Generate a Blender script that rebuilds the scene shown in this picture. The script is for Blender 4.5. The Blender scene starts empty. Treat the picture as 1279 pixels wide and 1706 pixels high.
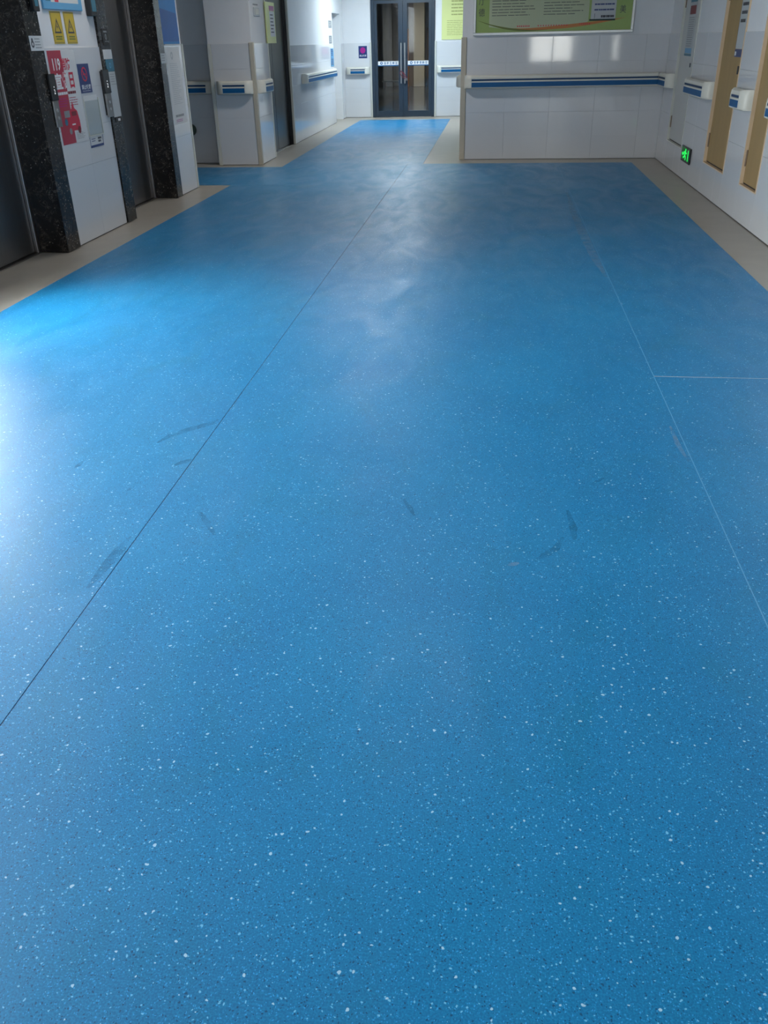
import bpy, bmesh, math, random
from mathutils import Vector, Matrix

K = 1.5 / 1.35            # survey units (camera at 1.35) -> metres (camera at 1.5 m)
random.seed(7)
SC = bpy.context.scene
COL = SC.collection

# ------------------------------------------------------------------ camera
F_PX, YAW, PITCH, ROLL = 1417.2, math.radians(7.4203), math.radians(29.0097), math.radians(-1.3491)
def make_camera():
    cd = bpy.data.cameras.new('camera'); co = bpy.data.objects.new('camera', cd); COL.objects.link(co)
    f = Vector((-math.sin(YAW)*math.cos(PITCH), math.cos(YAW)*math.cos(PITCH), -math.sin(PITCH)))
    r0 = Vector((math.cos(YAW), math.sin(YAW), 0)); u0 = r0.cross(f)
    r = math.cos(ROLL)*r0 + math.sin(ROLL)*u0; u = -math.sin(ROLL)*r0 + math.cos(ROLL)*u0
    m = Matrix((r, u, -f)).transposed().to_4x4(); m.translation = (0, 0, 1.35*K)
    co.matrix_world = m
    cd.sensor_fit = 'VERTICAL'; cd.sensor_height = 36; cd.sensor_width = 27
    cd.lens = F_PX/1706*36; cd.clip_start = .05; cd.clip_end = 200
    SC.camera = co
make_camera()

# ------------------------------------------------------------------ world, daylight, exposure
SC.view_settings.view_transform = 'Standard'; SC.view_settings.look = 'None'
SC.view_settings.exposure = 0.0; SC.view_settings.gamma = 1.0
SC.view_settings.use_curve_mapping = False
w = bpy.data.worlds.new('World'); SC.world = w; w.use_nodes = True
w.node_tree.nodes['Background'].inputs[0].default_value = (.70, .85, 1, 1)
w.node_tree.nodes['Background'].inputs[1].default_value = 1.0

def area(name, loc, rot, sx, sy, power, col):
    l = bpy.data.lights.new(name, 'AREA'); l.shape = 'RECTANGLE'; l.size = sx*K; l.size_y = sy*K
    l.energy = power; l.color = col
    o = bpy.data.objects.new(name, l); COL.objects.link(o)
    o.location = Vector(loc)*K; o.rotation_euler = rot
    return o
# daylight standing just outside the hall's two windows and the added one
LWIN = (3.95, 4.84, .45, 1.12)       # y0 y1 z0 z1, window in the left wall
FILLWIN = (.9, 3.3, .95, 2.35)          # y0 y1 z0 z1, added left-wall window that brightens the foreground floor
BWIN = (.80, 1.93, .74, 2.2)        # x0 x1 z0 z1, window in the wall behind
area('daylight_left', (-3.56, (LWIN[0]+LWIN[1])/2, (LWIN[2]+LWIN[3])/2), (0, math.radians(-90), 0), LWIN[3]-LWIN[2], LWIN[1]-LWIN[0], 210, (.96, .985, 1))
area('fill_near', (-3.56, (FILLWIN[0]+FILLWIN[1])/2, (FILLWIN[2]+FILLWIN[3])/2), (0, math.radians(-90), 0), FILLWIN[3]-FILLWIN[2], FILLWIN[1]-FILLWIN[0], 275, (.92, .97, 1))  # fill light for the foreground, shining through the added window
area('daylight_back', ((BWIN[0]+BWIN[1])/2, -2.85, (BWIN[2]+BWIN[3])/2), (math.radians(90), 0, math.radians(0)), BWIN[1]-BWIN[0], BWIN[3]-BWIN[2], 75, (1, .96, .90))
LAMP_HALL, LAMP_MID, LAMP_FILL, LAMP_CORR, LAMP_LOBBY = 200.0, 11.0, 11.5, 95.0, 60.0

# ------------------------------------------------------------------ materials
def lin(c):
    return tuple((x/255/12.92 if x/255 <= .04045 else ((x/255+.055)/1.055)**2.4) for x in c)
MATS = {}
def mat(name, col, rough=.5, metal=0, spec=.5, emit=None, es=0, coat=0, noise=None, bump=None, rnd=0):
    """plain principled material with optional fine procedural variation"""
    m = bpy.data.materials.new(name); m.use_nodes = True
    nt = m.node_tree; b = nt.nodes['Principled BSDF']
    b.inputs['Base Color'].default_value = (*col, 1); b.inputs['Roughness'].default_value = rough
    b.inputs['Metallic'].default_value = metal; b.inputs['Specular IOR Level'].default_value = spec
    b.inputs['Coat Weight'].default_value = coat
    if emit: b.inputs['Emission Color'].default_value = (*emit, 1); b.inputs['Emission Strength'].default_value = es
    tc = nt.nodes.new('ShaderNodeTexCoord')
    cur = None
    if noise:
        sc, amt, stretch = noise
        mp = nt.nodes.new('ShaderNodeMapping'); mp.inputs['Scale'].default_value = stretch
        nt.links.new(tc.outputs['Object'], mp.inputs[0])
        n = nt.nodes.new('ShaderNodeTexNoise'); n.inputs['Scale'].default_value = sc; n.inputs['Detail'].default_value = 5
        nt.links.new(mp.outputs[0], n.inputs['Vector'])
        mx = nt.nodes.new('ShaderNodeMix'); mx.data_type = 'RGBA'
        mx.inputs[6].default_value = (*[c*(1-amt) for c in col], 1); mx.inputs[7].default_value = (*[min(1, c*(1+amt)) for c in col], 1)
        nt.links.new(n.outputs['Fac'], mx.inputs[0]); cur = mx.outputs[2]
    if rnd:
        oi = nt.nodes.new('ShaderNodeObjectInfo'); hs = nt.nodes.new('ShaderNodeHueSaturation')
        mr = nt.nodes.new('ShaderNodeMapRange'); mr.inputs[3].default_value = 1-rnd; mr.inputs[4].default_value = 1+rnd
        nt.links.new(oi.outputs['Random'], mr.inputs[0]); nt.links.new(mr.outputs[0], hs.inputs['Value'])
        if cur: nt.links.new(cur, hs.inputs['Color'])
        else: hs.inputs['Color'].default_value = (*col, 1)
        cur = hs.outputs[0]
    if cur: nt.links.new(cur, b.inputs['Base Color'])
    if bump:
        n2 = nt.nodes.new('ShaderNodeTexNoise'); n2.inputs['Scale'].default_value = bump[0]; n2.inputs['Detail'].default_value = 3
        bp = nt.nodes.new('ShaderNodeBump'); bp.inputs['Strength'].default_value = bump[1]; bp.inputs['Distance'].default_value = .01
        nt.links.new(tc.outputs['Object'], n2.inputs['Vector']); nt.links.new(n2.outputs['Fac'], bp.inputs['Height'])
        nt.links.new(bp.outputs[0], b.inputs['Normal'])
    MATS[name] = m
    return m

mat('plaster', (.74, .74, .75), .75, noise=(6, .03, (1, 1, 1)), bump=(60, .08))
mat('tile', (.66, .665, .68), .055, spec=.6, noise=(1.5, .02, (1, 1, 1)), bump=(1.6, .02), rnd=.012)
mat('grout', (.22, .21, .19), .9, noise=(20, .15, (1, 1, 1)))
mat('stone', (.40, .36, .305), .38, noise=(5, .12, (1, 1, 1)), bump=(40, .03))
mat('trim', (.50, .45, .36), .5, noise=(4, .14, (1, 1, .3)))
mat('pale_trim', (.62, .62, .56), .45, noise=(4, .08, (1, 1, .3)))
mat('cream', (.72, .70, .62), .38, noise=(8, .05, (1, 1, 1)))
mat('rail_blue', (.005, .10, .265), .4, spec=.25, noise=(20, .08, (1, 1, 1)))
mat('rail_navy', (.006, .045, .13), .4, spec=.25, noise=(20, .08, (1, 1, 1)))
mat('dark_steel', (.055, .06, .065), .30, 1.0, noise=(60, .12, (1, 1, .02)))
mat('steel', (.27, .265, .27), .38, 1.0, noise=(60, .12, (1, 1, .02)))
mat('steel_frame', (.33, .31, .30), .36, 1.0, noise=(60, .10, (1, 1, .02)))
mat('bright_steel', (.62, .62, .62), .28, 1.0, noise=(60, .06, (1, 1, .02)))
mat('wood', (.37, .245, .105), .6, noise=(9, .12, (1, 1, .12)))
mat('wood_frame', (.66, .49, .32), .55, noise=(9, .08, (1, 1, .12)))
mat('white_door', (.56, .56, .54), .4, noise=(4, .03, (1, 1, 1)))
mat('navy_frame', (.022, .038, .060), .38, noise=(10, .1, (1, 1, .2)))
mat('black', (.012, .012, .014), .25, noise=(10, .1, (1, 1, 1)))
mat('black_matte', (.02, .02, .022), .6, noise=(10, .1, (1, 1, 1)))
mat('paper', (.66, .66, .66), .6, noise=(10, .02, (1, 1, 1)))
mat('paper_grey', (.50, .52, .53), .5, noise=(10, .03, (1, 1, 1)))
mat('ink', (.06, .06, .07), .6, noise=(30, .1, (1, 1, 1)))
mat('ink_grey', (.25, .26, .27), .6, noise=(30, .1, (1, 1, 1)))
mat('white_print', (.75, .75, .75), .5, noise=(20, .02, (1, 1, 1)))
mat('red', (.42, .025, .055), .45, noise=(5, .06, (1, 1, 1)))
mat('red_bright', (.60, .02, .06), .45, noise=(5, .06, (1, 1, 1)))
mat('dark_red', (.20, .02, .03), .5, noise=(5, .06, (1, 1, 1)))
mat('magenta', (.38, .01, .22), .45, noise=(5, .05, (1, 1, 1)))
mat('sign_blue', (.012, .035, .16), .35, noise=(5, .06, (1, 1, 1)))
mat('board_blue', (.11, .36, .60), .4, noise=(5, .05, (1, 1, 1)))
mat('poster_deep', (.015, .10, .34), .5, noise=(3, .2, (1, 1, 1)))
mat('ink_pale', (.44, .46, .48), .6, noise=(30, .1, (1, 1, 1)))
mat('poster_blue', (.01, .19, .50), .5, noise=(3, .15, (1, 1, 1)))
mat('teal', (.02, .16, .24), .4, noise=(5, .06, (1, 1, 1)))
mat('yellow', (.60, .42, .03), .4, noise=(5, .06, (1, 1, 1)))
mat('board_green', (.27, .38, .10), .35, noise=(1.6, .25, (1, 1, 1)))
mat('board_pale', (.42, .47, .30), .35, noise=(1.6, .08, (1, 1, 1)))
mat('olive_pale', (.36, .39, .13), .5, noise=(5, .1, (1, 1, 1)))
mat('board_yellow', (.68, .72, .30), .4, noise=(2, .08, (1, 1, 1)))
mat('olive', (.12, .15, .02), .4, noise=(5, .1, (1, 1, 1)))
mat('orange', (.50, .17, .03), .4, noise=(5, .1, (1, 1, 1)))
mat('alu', (.66, .67, .66), .35, .6, noise=(40, .04, (1, 1, .05)))
mat('exit_green', (.0, .3, .05), .4, emit=(.02, 1, .12), es=1.1, noise=(20, .05, (1, 1, 1)))
mat('exit_dark', (.0, .06, .015), .4, emit=(.01, .5, .06), es=.10, noise=(20, .05, (1, 1, 1)))
mat('led_white', (.6, .6, .6), .4, emit=(1, 1, 1), es=.9, noise=(20, .05, (1, 1, 1)))
mat('dark_green', (.01, .035, .025), .5, noise=(6, .1, (1, 1, 1)))
mat('ceiling_paint', (.22, .22, .225), .9, noise=(3, .02, (1, 1, 1)))
mat('lamp_hall', (.9, .9, .9), .5, emit=(1, .98, .95), es=LAMP_HALL, noise=(20, .01, (1, 1, 1)))
mat('lamp_mid', (.9, .9, .9), .5, emit=(1, .98, .95), es=LAMP_MID, noise=(20, .01, (1, 1, 1)))
mat('lamp_fill', (.9, .9, .9), .5, emit=(1, .98, .95), es=LAMP_FILL, noise=(20, .01, (1, 1, 1)))
mat('lamp_corr', (.9, .9, .9), .5, emit=(.78, .92, 1), es=LAMP_CORR, noise=(20, .01, (1, 1, 1)))
mat('lamp_lobby', (.9, .9, .9), .5, emit=(1, .95, .85), es=LAMP_LOBBY, noise=(20, .01, (1, 1, 1)))
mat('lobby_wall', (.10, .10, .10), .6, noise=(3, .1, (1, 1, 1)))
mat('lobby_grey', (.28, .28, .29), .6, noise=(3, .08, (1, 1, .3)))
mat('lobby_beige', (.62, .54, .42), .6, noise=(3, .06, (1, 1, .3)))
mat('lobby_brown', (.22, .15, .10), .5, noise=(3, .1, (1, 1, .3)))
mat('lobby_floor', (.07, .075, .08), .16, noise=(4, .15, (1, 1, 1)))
mat('skin_scuff', (.03, .19, .33), .5)

def glass_mat(name, tint, refl):
    m = bpy.data.materials.new(name); m.use_nodes = True; nt = m.node_tree
    for n in list(nt.nodes):
        if n.type == 'BSDF_PRINCIPLED': nt.nodes.remove(n)
    t = nt.nodes.new('ShaderNodeBsdfTransparent'); g = nt.nodes.new('ShaderNodeBsdfGlossy'); x = nt.nodes.new('ShaderNodeMixShader')
    fr = nt.nodes.new('ShaderNodeLayerWeight'); fr.inputs[0].default_value = .5
    pw = nt.nodes.new('ShaderNodeMath'); pw.operation = 'POWER'; pw.inputs[1].default_value = 5; nt.links.new(fr.outputs['Facing'], pw.inputs[0])
    mu = nt.nodes.new('ShaderNodeMath'); mu.operation = 'MULTIPLY_ADD'; mu.inputs[1].default_value = .95*refl; mu.inputs[2].default_value = .05*refl
    nt.links.new(pw.outputs[0], mu.inputs[0])
    t.inputs[0].default_value = (*tint, 1); g.inputs['Roughness'].default_value = .03
    nt.links.new(mu.outputs[0], x.inputs[0]); nt.links.new(t.outputs[0], x.inputs[1]); nt.links.new(g.outputs[0], x.inputs[2])
    nt.links.new(x.outputs[0], nt.nodes['Material Output'].inputs[0]); MATS[name] = m
glass_mat('glass', (.80, .84, .86), 1.0)
glass_mat('window_glass', (.95, .97, .97), 1.0)

def marble_mat():
    m = mat('marble', (.012, .011, .011), .20, spec=.35)
    nt = m.node_tree; b = nt.nodes['Principled BSDF']; tc = nt.nodes.new('ShaderNodeTexCoord')
    n = nt.nodes.new('ShaderNodeTexNoise'); n.inputs['Scale'].default_value = 9; n.inputs['Detail'].default_value = 8; n.inputs['Distortion'].default_value = 1.2
    v = nt.nodes.new('ShaderNodeTexVoronoi'); v.feature = 'DISTANCE_TO_EDGE'; v.inputs['Scale'].default_value = 16
    v2 = nt.nodes.new('ShaderNodeTexVoronoi'); v2.inputs['Scale'].default_value = 38
    for x in (n, v2): nt.links.new(tc.outputs['Object'], x.inputs['Vector'])
    vm = nt.nodes.new('ShaderNodeVectorMath'); vm.operation = 'MULTIPLY_ADD'; vm.inputs[1].default_value = (.25, .25, .25)
    nt.links.new(n.outputs['Color'], vm.inputs[0]); nt.links.new(tc.outputs['Object'], vm.inputs[2]); nt.links.new(vm.outputs[0], v.inputs['Vector'])
    r1 = nt.nodes.new('ShaderNodeValToRGB'); e = r1.color_ramp.elements
    e[0].position = .0; e[0].color = (.12, .105, .09, 1); e[1].position = .07; e[1].color = (.014, .012, .012, 1)
    nt.links.new(v.outputs['Distance'], r1.inputs[0])
    r2 = nt.nodes.new('ShaderNodeValToRGB'); e = r2.color_ramp.elements
    e[0].position = .10; e[0].color = (.30, .28, .25, 1); e[1].position = .20; e[1].color = (0, 0, 0, 1)
    nt.links.new(v2.outputs['Distance'], r2.inputs[0])
    sep = nt.nodes.new('ShaderNodeSeparateColor'); nt.links.new(v2.outputs['Color'], sep.inputs[0])
    gt = nt.nodes.new('ShaderNodeMath'); gt.operation = 'GREATER_THAN'; gt.inputs[1].default_value = .66; nt.links.new(sep.outputs[0], gt.inputs[0])
    mx = nt.nodes.new('ShaderNodeMix'); mx.data_type = 'RGBA'; mx.inputs[6].default_value = (0, 0, 0, 1)
    nt.links.new(gt.outputs[0], mx.inputs[0]); nt.links.new(r2.outputs[0], mx.inputs[7])
    ad = nt.nodes.new('ShaderNodeMix'); ad.data_type = 'RGBA'; ad.blend_type = 'ADD'; ad.inputs[0].default_value = 1
    # veins only in patches
    r3 = nt.nodes.new('ShaderNodeValToRGB'); e = r3.color_ramp.elements; e[0].position = .40; e[1].position = .60
    nt.links.new(n.outputs['Fac'], r3.inputs[0])
    mv = nt.nodes.new('ShaderNodeMix'); mv.data_type = 'RGBA'; mv.inputs[6].default_value = (.011, .010, .010, 1)
    nt.links.new(r3.outputs[0], mv.inputs[0]); nt.links.new(r1.outputs[0], mv.inputs[7])
    nt.links.new(mv.outputs[2], ad.inputs[6]); nt.links.new(mx.outputs[2], ad.inputs[7])
    nt.links.new(ad.outputs[2], b.inputs['Base Color'])
marble_mat()

def vinyl_mat():
    m = mat('vinyl', (.02, .22, .5), .42, spec=.22)
    m.node_tree.nodes['Principled BSDF'].inputs['Coat Weight'].default_value = .8; m.node_tree.nodes['Principled BSDF'].inputs['Coat Roughness'].default_value = .56; m.node_tree.nodes['Principled BSDF'].inputs['Coat IOR'].default_value = 1.37
    nt = m.node_tree; b = nt.nodes['Principled BSDF']; L = nt.links.new
    tc = nt.nodes.new('ShaderNodeTexCoord'); N = nt.nodes.new
    def noise(sc, det=4, dist=0, stretch=None):
        n = N('ShaderNodeTexNoise'); n.inputs['Scale'].default_value = sc; n.inputs['Detail'].default_value = det; n.inputs['Distortion'].default_value = dist
        if stretch:
            mp = N('ShaderNodeMapping'); mp.inputs['Scale'].default_value = stretch; mp.inputs['Rotation'].default_value = (0, 0, .5)
            L(tc.outputs['Object'], mp.inputs[0]); L(mp.outputs[0], n.inputs['Vector'])
        else: L(tc.outputs['Object'], n.inputs['Vector'])
        return n
    def ramp(src, p0, c0, p1, c1):
        r = N('ShaderNodeValToRGB'); e = r.color_ramp.elements
        e[0].position = p0; e[0].color = (*c0, 1); e[1].position = p1; e[1].color = (*c1, 1); L(src, r.inputs[0]); return r.outputs[0]
    def mix(fac, a, c, mode='MIX'):
        x = N('ShaderNodeMix'); x.data_type = 'RGBA'; x.blend_type = mode
        for s, i in ((fac, 0), (a, 6), (c, 7)):
            if isinstance(s, (float, int)): x.inputs[i].default_value = s
            elif isinstance(s, tuple): x.inputs[i].default_value = (*s, 1)
            else: L(s, x.inputs[i])
        return x.outputs[2]
    BASE = (.0001, .19, .43); LIGHT = (.0005, .24, .50); TEAL = (.0001, .19, .365)
    big = noise(1.1, 5, .6); col = mix(ramp(big.outputs['Fac'], .35, (0, 0, 0), .68, (1, 1, 1)), BASE, LIGHT)
    big2 = noise(3.4, 9, 1.4, (1, .55, 1)); col = mix(ramp(big2.outputs['Fac'], .52, (0, 0, 0), .72, (.8, .8, .8)), col, TEAL)
    fine = noise(240, 2); col = mix(ramp(fine.outputs['Fac'], .40, (0, 0, 0), .64, (1, 1, 1)), mix(.45, col, (.0001, .115, .28)), mix(.32, col, (.008, .30, .58)))
    # chips pressed into the sheet
    warp = noise(60, 2)
    vm = N('ShaderNodeVectorMath'); vm.operation = 'MULTIPLY_ADD'; vm.inputs[1].default_value = (.012, .012, 0); L(warp.outputs['Color'], vm.inputs[0]); L(tc.outputs['Object'], vm.inputs[2])
    def chips(scale, gate, radius, colour, col, off):
        mp = N('ShaderNodeMapping'); mp.inputs['Location'].default_value = (off, off*.7, 0); L(vm.outputs[0], mp.inputs[0])
        v = N('ShaderNodeTexVoronoi'); v.voronoi_dimensions = '2D'; v.inputs['Scale'].default_value = scale; L(mp.outputs[0], v.inputs['Vector'])
        s = N('ShaderNodeSeparateColor'); L(v.outputs['Color'], s.inputs[0])
        g = N('ShaderNodeMath'); g.operation = 'GREATER_THAN'; g.inputs[1].default_value = gate; L(s.outputs[0], g.inputs[0])
        rr = N('ShaderNodeMath'); rr.operation = 'MULTIPLY_ADD'; rr.inputs[1].default_value = radius*.7; rr.inputs[2].default_value = radius*.45; L(s.outputs[1], rr.inputs[0])
        lt = N('ShaderNodeMath'); lt.operation = 'LESS_THAN'; L(v.outputs['Distance'], lt.inputs[0]); L(rr.outputs[0], lt.inputs[1])
        f = N('ShaderNodeMath'); f.operation = 'MULTIPLY'; L(g.outputs[0], f.inputs[0]); L(lt.outputs[0], f.inputs[1])
        return mix(f.outputs[0], col, colour)
    col = chips(190, .84, .36, (.0001, .085, .20), col, 3.1)
    col = chips(230, .80, .34, (.03, .34, .70), col, 1.7)
    col = chips(130, .925, .28, (.16, .52, .78), col, 5.3)
    col = chips(75, .97, .24, (.42, .66, .82), col, 9.9)
    # dull traffic film: streaks with their own shape
    st = noise(3.2, 8, 1.5, (1, .35, 1)); film = ramp(st.outputs['Fac'], .45, (0, 0, 0), .75, (1, 1, 1))
    col = mix(mix(.12, (0, 0, 0), film), col, (.03, .26, .50))
    L(col, b.inputs['Base Color'])
    rn = noise(4.0, 8, 1.2, (1, .4, 1)); mr = N('ShaderNodeMapRange'); mr.inputs[1].default_value = .3; mr.inputs[2].default_value = .7
    mr.inputs[3].default_value = .30; mr.inputs[4].default_value = .52; L(rn.outputs['Fac'], mr.inputs[0]); L(mr.outputs[0], b.inputs['Roughness'])
    b1 = noise(120, 3); bp = N('ShaderNodeBump'); bp.inputs['Strength'].default_value = .12; bp.inputs['Distance'].default_value = .002
    L(b1.outputs['Fac'], bp.inputs['Height']); L(bp.outputs[0], b.inputs['Normal'])
vinyl_mat()

def scuff_mat(name, col, strength):
    m = bpy.data.materials.new(name); m.use_nodes = True; nt = m.node_tree; b = nt.nodes['Principled BSDF']; L = nt.links.new
    b.inputs['Base Color'].default_value = (*col, 1); b.inputs['Roughness'].default_value = .42
    tc = nt.nodes.new('ShaderNodeTexCoord'); n = nt.nodes.new('ShaderNodeTexNoise'); n.inputs['Scale'].default_value = 14; n.inputs['Detail'].default_value = 8
    L(tc.outputs['Object'], n.inputs['Vector'])
    r = nt.nodes.new('ShaderNodeValToRGB'); e = r.color_ramp.elements; e[0].position = .34; e[0].color = (0, 0, 0, 1); e[1].position = .62; e[1].color = (strength,)*3+(1,)
    L(n.outputs['Fac'], r.inputs[0]); L(r.outputs[0], b.inputs['Alpha']); MATS[name] = m
scuff_mat('scuff', (.001, .16, .31), .30)
scuff_mat('scuff_pale', (.30, .45, .60), .30)

# ------------------------------------------------------------------ builders
class MB:
    def __init__(s): s.v = []; s.f = []
    def poly(s, pts):
        n = len(s.v); s.v += [tuple(p) for p in pts]; s.f.append(tuple(range(n, n+len(pts)))); return s
    def box(s, x0, x1, y0, y1, z0, z1):
        n = len(s.v)
        s.v += [(x0, y0, z0), (x1, y0, z0), (x1, y1, z0), (x0, y1, z0), (x0, y0, z1), (x1, y0, z1), (x1, y1, z1), (x0, y1, z1)]
        s.f += [tuple(n+i for i in q) for q in ((0, 3, 2, 1), (4, 5, 6, 7), (0, 1, 5, 4), (1, 2, 6, 5), (2, 3, 7, 6), (3, 0, 4, 7))]; return s
    def prism(s, prof, fn, a, b):
        """profile of 2-D points swept from a to b; fn(t, p) gives the 3-D point"""
        n = len(s.v); k = len(prof)
        s.v += [tuple(fn(a, p)) for p in prof] + [tuple(fn(b, p)) for p in prof]
        s.f += [(n+i, n+(i+1) % k, n+k+(i+1) % k, n+k+i) for i in range(k)]
        s.f += [tuple(n+i for i in reversed(range(k))), tuple(n+k+i for i in range(k))]; return s
    def cyl(s, p, q, r, seg=12):
        p = Vector(p); q = Vector(q); d = (q-p).normalized(); a = d.orthogonal().normalized(); c = d.cross(a)
        prof = [(r*math.cos(2*math.pi*i/seg), r*math.sin(2*math.pi*i/seg)) for i in range(seg)]
        return s.prism(prof, lambda t, h: p+(q-p)*t+a*h[0]+c*h[1], 0, 1)

def link(name, me, m, parent=None):
    o = bpy.data.objects.new(name, me); COL.objects.link(o)
    if m and not me.materials: me.materials.append(MATS[m])
    if parent: o.parent = parent
    return o
def build(name, mb, m, parent=None, bevel=0, seg=1, origin=None, smooth=False):
    """mesh object from survey coordinates; children take the origin of their thing"""
    if origin is None: origin = parent['_o'] if parent and '_o' in parent else (0, 0, 0)
    origin = Vector(origin)
    me = bpy.data.meshes.new(name)
    me.from_pydata([tuple((Vector(v)-origin)*K) for v in mb.v], [], mb.f)
    bm = bmesh.new(); bm.from_mesh(me)
    if bevel or smooth: bmesh.ops.remove_doubles(bm, verts=bm.verts, dist=1e-6)
    bmesh.ops.recalc_face_normals(bm, faces=bm.faces)
    if bevel:
        bmesh.ops.bevel(bm, geom=list(bm.edges), offset=bevel*K, offset_type='OFFSET', segments=seg, affect='EDGES', profile=.5, clamp_overlap=True)
    bm.to_mesh(me); bm.free()
    if smooth:
        for p in me.polygons: p.use_smooth = True
        me.set_sharp_from_angle(angle=math.radians(40))
    o = link(name, me, m, parent)
    if parent is None: o.location = origin*K
    if name == 'print' and len(mb.f) > 1: o['kind'] = 'stuff'      # print too small to pick apart
    o['_o'] = tuple(origin)
    return o
def tag(o, label, cat, group=None):
    o['label'] = label; o['category'] = cat
    if group: o['group'] = group
    return o
def thing(name, label, cat, origin, group=None):
    o = bpy.data.objects.new(name, None); COL.objects.link(o); o.empty_display_size = .1
    o.location = Vector(origin)*K; o['_o'] = tuple(origin)
    return tag(o, label, cat, group)
def struct(name, mb, m, **k):
    o = build(name, mb, m, **k)
    if not k.get('parent'): o['kind'] = 'structure'
    return o

# vertical surfaces: u runs to the viewer's right, d comes out of the wall
class Plane:
    def __init__(s, fn): s.P = fn
XL, XR, YF, YE, XCL, XCR = -3.165, 1.97, 11.68, 18.62, -3.0, -.44
LEFT = Plane(lambda u, v, d: (XL+d, u, v))
RIGHT = Plane(lambda u, v, d: (XR-d, -u, v))
FAR = Plane(lambda u, v, d: (u, YF-d, v))
END = Plane(lambda u, v, d: (u, YE-d, v))
CORL = Plane(lambda u, v, d: (XCL+d, u, v))
PASS = Plane(lambda u, v, d: (u, 11.5-d, v))
PILF = Plane(lambda u, v, d: (u, 11.29-d, v))
PILS = Plane(lambda u, v, d: (-2.92+d, u, v))
CORR = Plane(lambda u, v, d: (XCR-d, -u, v))
def pbox(mb, pl, u0, u1, v0, v1, d0, d1):
    n = len(mb.v)
    mb.v += [pl.P(*p) for p in ((u0, v0, d0), (u1, v0, d0), (u1, v1, d0), (u0, v1, d0), (u0, v0, d1), (u1, v0, d1), (u1, v1, d1), (u0, v1, d1))]
    mb.f += [tuple(n+i for i in q) for q in ((0, 3, 2, 1), (4, 5, 6, 7), (0, 1, 5, 4), (1, 2, 6, 5), (2, 3, 7, 6), (3, 0, 4, 7))]
    return mb
def B(pl, *a): return pbox(MB(), pl, *a)
def flat(mb, pl, pts, d):
    return mb.poly([pl.P(u, v, d) for u, v in pts])
def rect(mb, pl, u0, u1, v0, v1, d): return flat(mb, pl, [(u0, v0), (u1, v0), (u1, v1), (u0, v1)], d)
def disc(mb, pl, u, v, r, d, seg=20, ru=None):
    return flat(mb, pl, [(u+(ru or r)*math.cos(2*math.pi*i/seg), v+r*math.sin(2*math.pi*i/seg)) for i in range(seg)], d)
def ring(mb, pl, u, v, r0, r1, d, seg=24, a0=0, a1=360):
    for i in range(seg):
        a = math.radians(a0+(a1-a0)*i/seg); b = math.radians(a0+(a1-a0)*(i+1)/seg)
        flat(mb, pl, [(u+r0*math.cos(a), v+r0*math.sin(a)), (u+r1*math.cos(a), v+r1*math.sin(a)), (u+r1*math.cos(b), v+r1*math.sin(b)), (u+r0*math.cos(b), v+r0*math.sin(b))], d)
    return mb
def text(mb, pl, s, u0, u1, v0, v1, d, bold=0.0):
    """lettering stretched to the box u0..u1, v0..v1"""
    cu = bpy.data.curves.new('lettering', 'FONT'); cu.body = s; cu.resolution_u = 2; cu.offset = bold
    o = bpy.data.objects.new('lettering', cu); COL.objects.link(o)
    dg = bpy.context.evaluated_depsgraph_get(); me = bpy.data.meshes.new_from_object(o.evaluated_get(dg))
    if me.vertices:
        xs = [v.co.x for v in me.vertices]; ys = [v.co.y for v in me.vertices]
        ax, bx, ay, by = min(xs), max(xs), min(ys), max(ys); n = len(mb.v)
        mb.v += [pl.P(u0+(v.co.x-ax)/max(bx-ax, 1e-6)*(u1-u0), v0+(v.co.y-ay)/max(by-ay, 1e-6)*(v1-v0), d) for v in me.vertices]
        mb.f += [tuple(n+i for i in p.vertices) for p in me.polygons]
    bpy.data.objects.remove(o); bpy.data.curves.remove(cu); bpy.data.meshes.remove(me)
    return mb
def lines(mb, pl, u0, u1, v0, v1, n, d, fill=.45, ragged=.25, align='l'):
    """rows of print too small to read"""
    h = (v1-v0)/n
    for i in range(n):
        v = v1-(i+.5)*h; w_ = (u1-u0)*(1-random.random()*ragged)
        a = u0 if align == 'l' else (u0+u1-w_)/2
        x = a
        while x < a+w_-.004:
            l = min(a+w_-x, (u1-u0)*(.08+.2*random.random())); rect(mb, pl, x, x+l*.9, v-h*fill/2, v+h*fill/2, d); x += l
    return mb

# ------------------------------------------------------------------ the setting: floor
floor = struct('floor', MB().box(-8, 3.2, -2.8, 18.75, -.12, -.0025), 'stone')
SEAM = .0016
sheets = [  # x0 x1 y0 y1 of the vinyl lengths
    (-2.85, -1.07, -2.45, 9.60), (-1.07, .75, -2.45, 11.30), (.75, 1.64, -2.45, 3.765), (.75, 1.64, 3.765, 11.30)]
SH = []
for x0, x1, y0, y1 in sheets:
    SH.append(build('vinyl_sheet', MB().box(x0+SEAM, x1-SEAM, y0+SEAM, y1-SEAM, -.0025, 0), 'vinyl', floor, origin=(0, 0, 0)))
def slab(pts, name='vinyl_sheet'):
    mb = MB(); mb.prism(pts, lambda t, p: (p[0], p[1], -.0025+t*.0025), 0, 1)
    return build(name, mb, 'vinyl', floor, origin=(0, 0, 0))
slab([(-7, 9.60+SEAM), (-1.07-SEAM, 9.60+SEAM), (-1.07-SEAM, 11.08), (-7, 11.08)])
slab([(-2.62, 11.08+SEAM*.5), (-1.07-SEAM, 11.08+SEAM*.5), (-1.07-SEAM, 11.30), (-.88, 11.30+SEAM), (-.88, 18.0), (-2.62, 18.0)])
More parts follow.
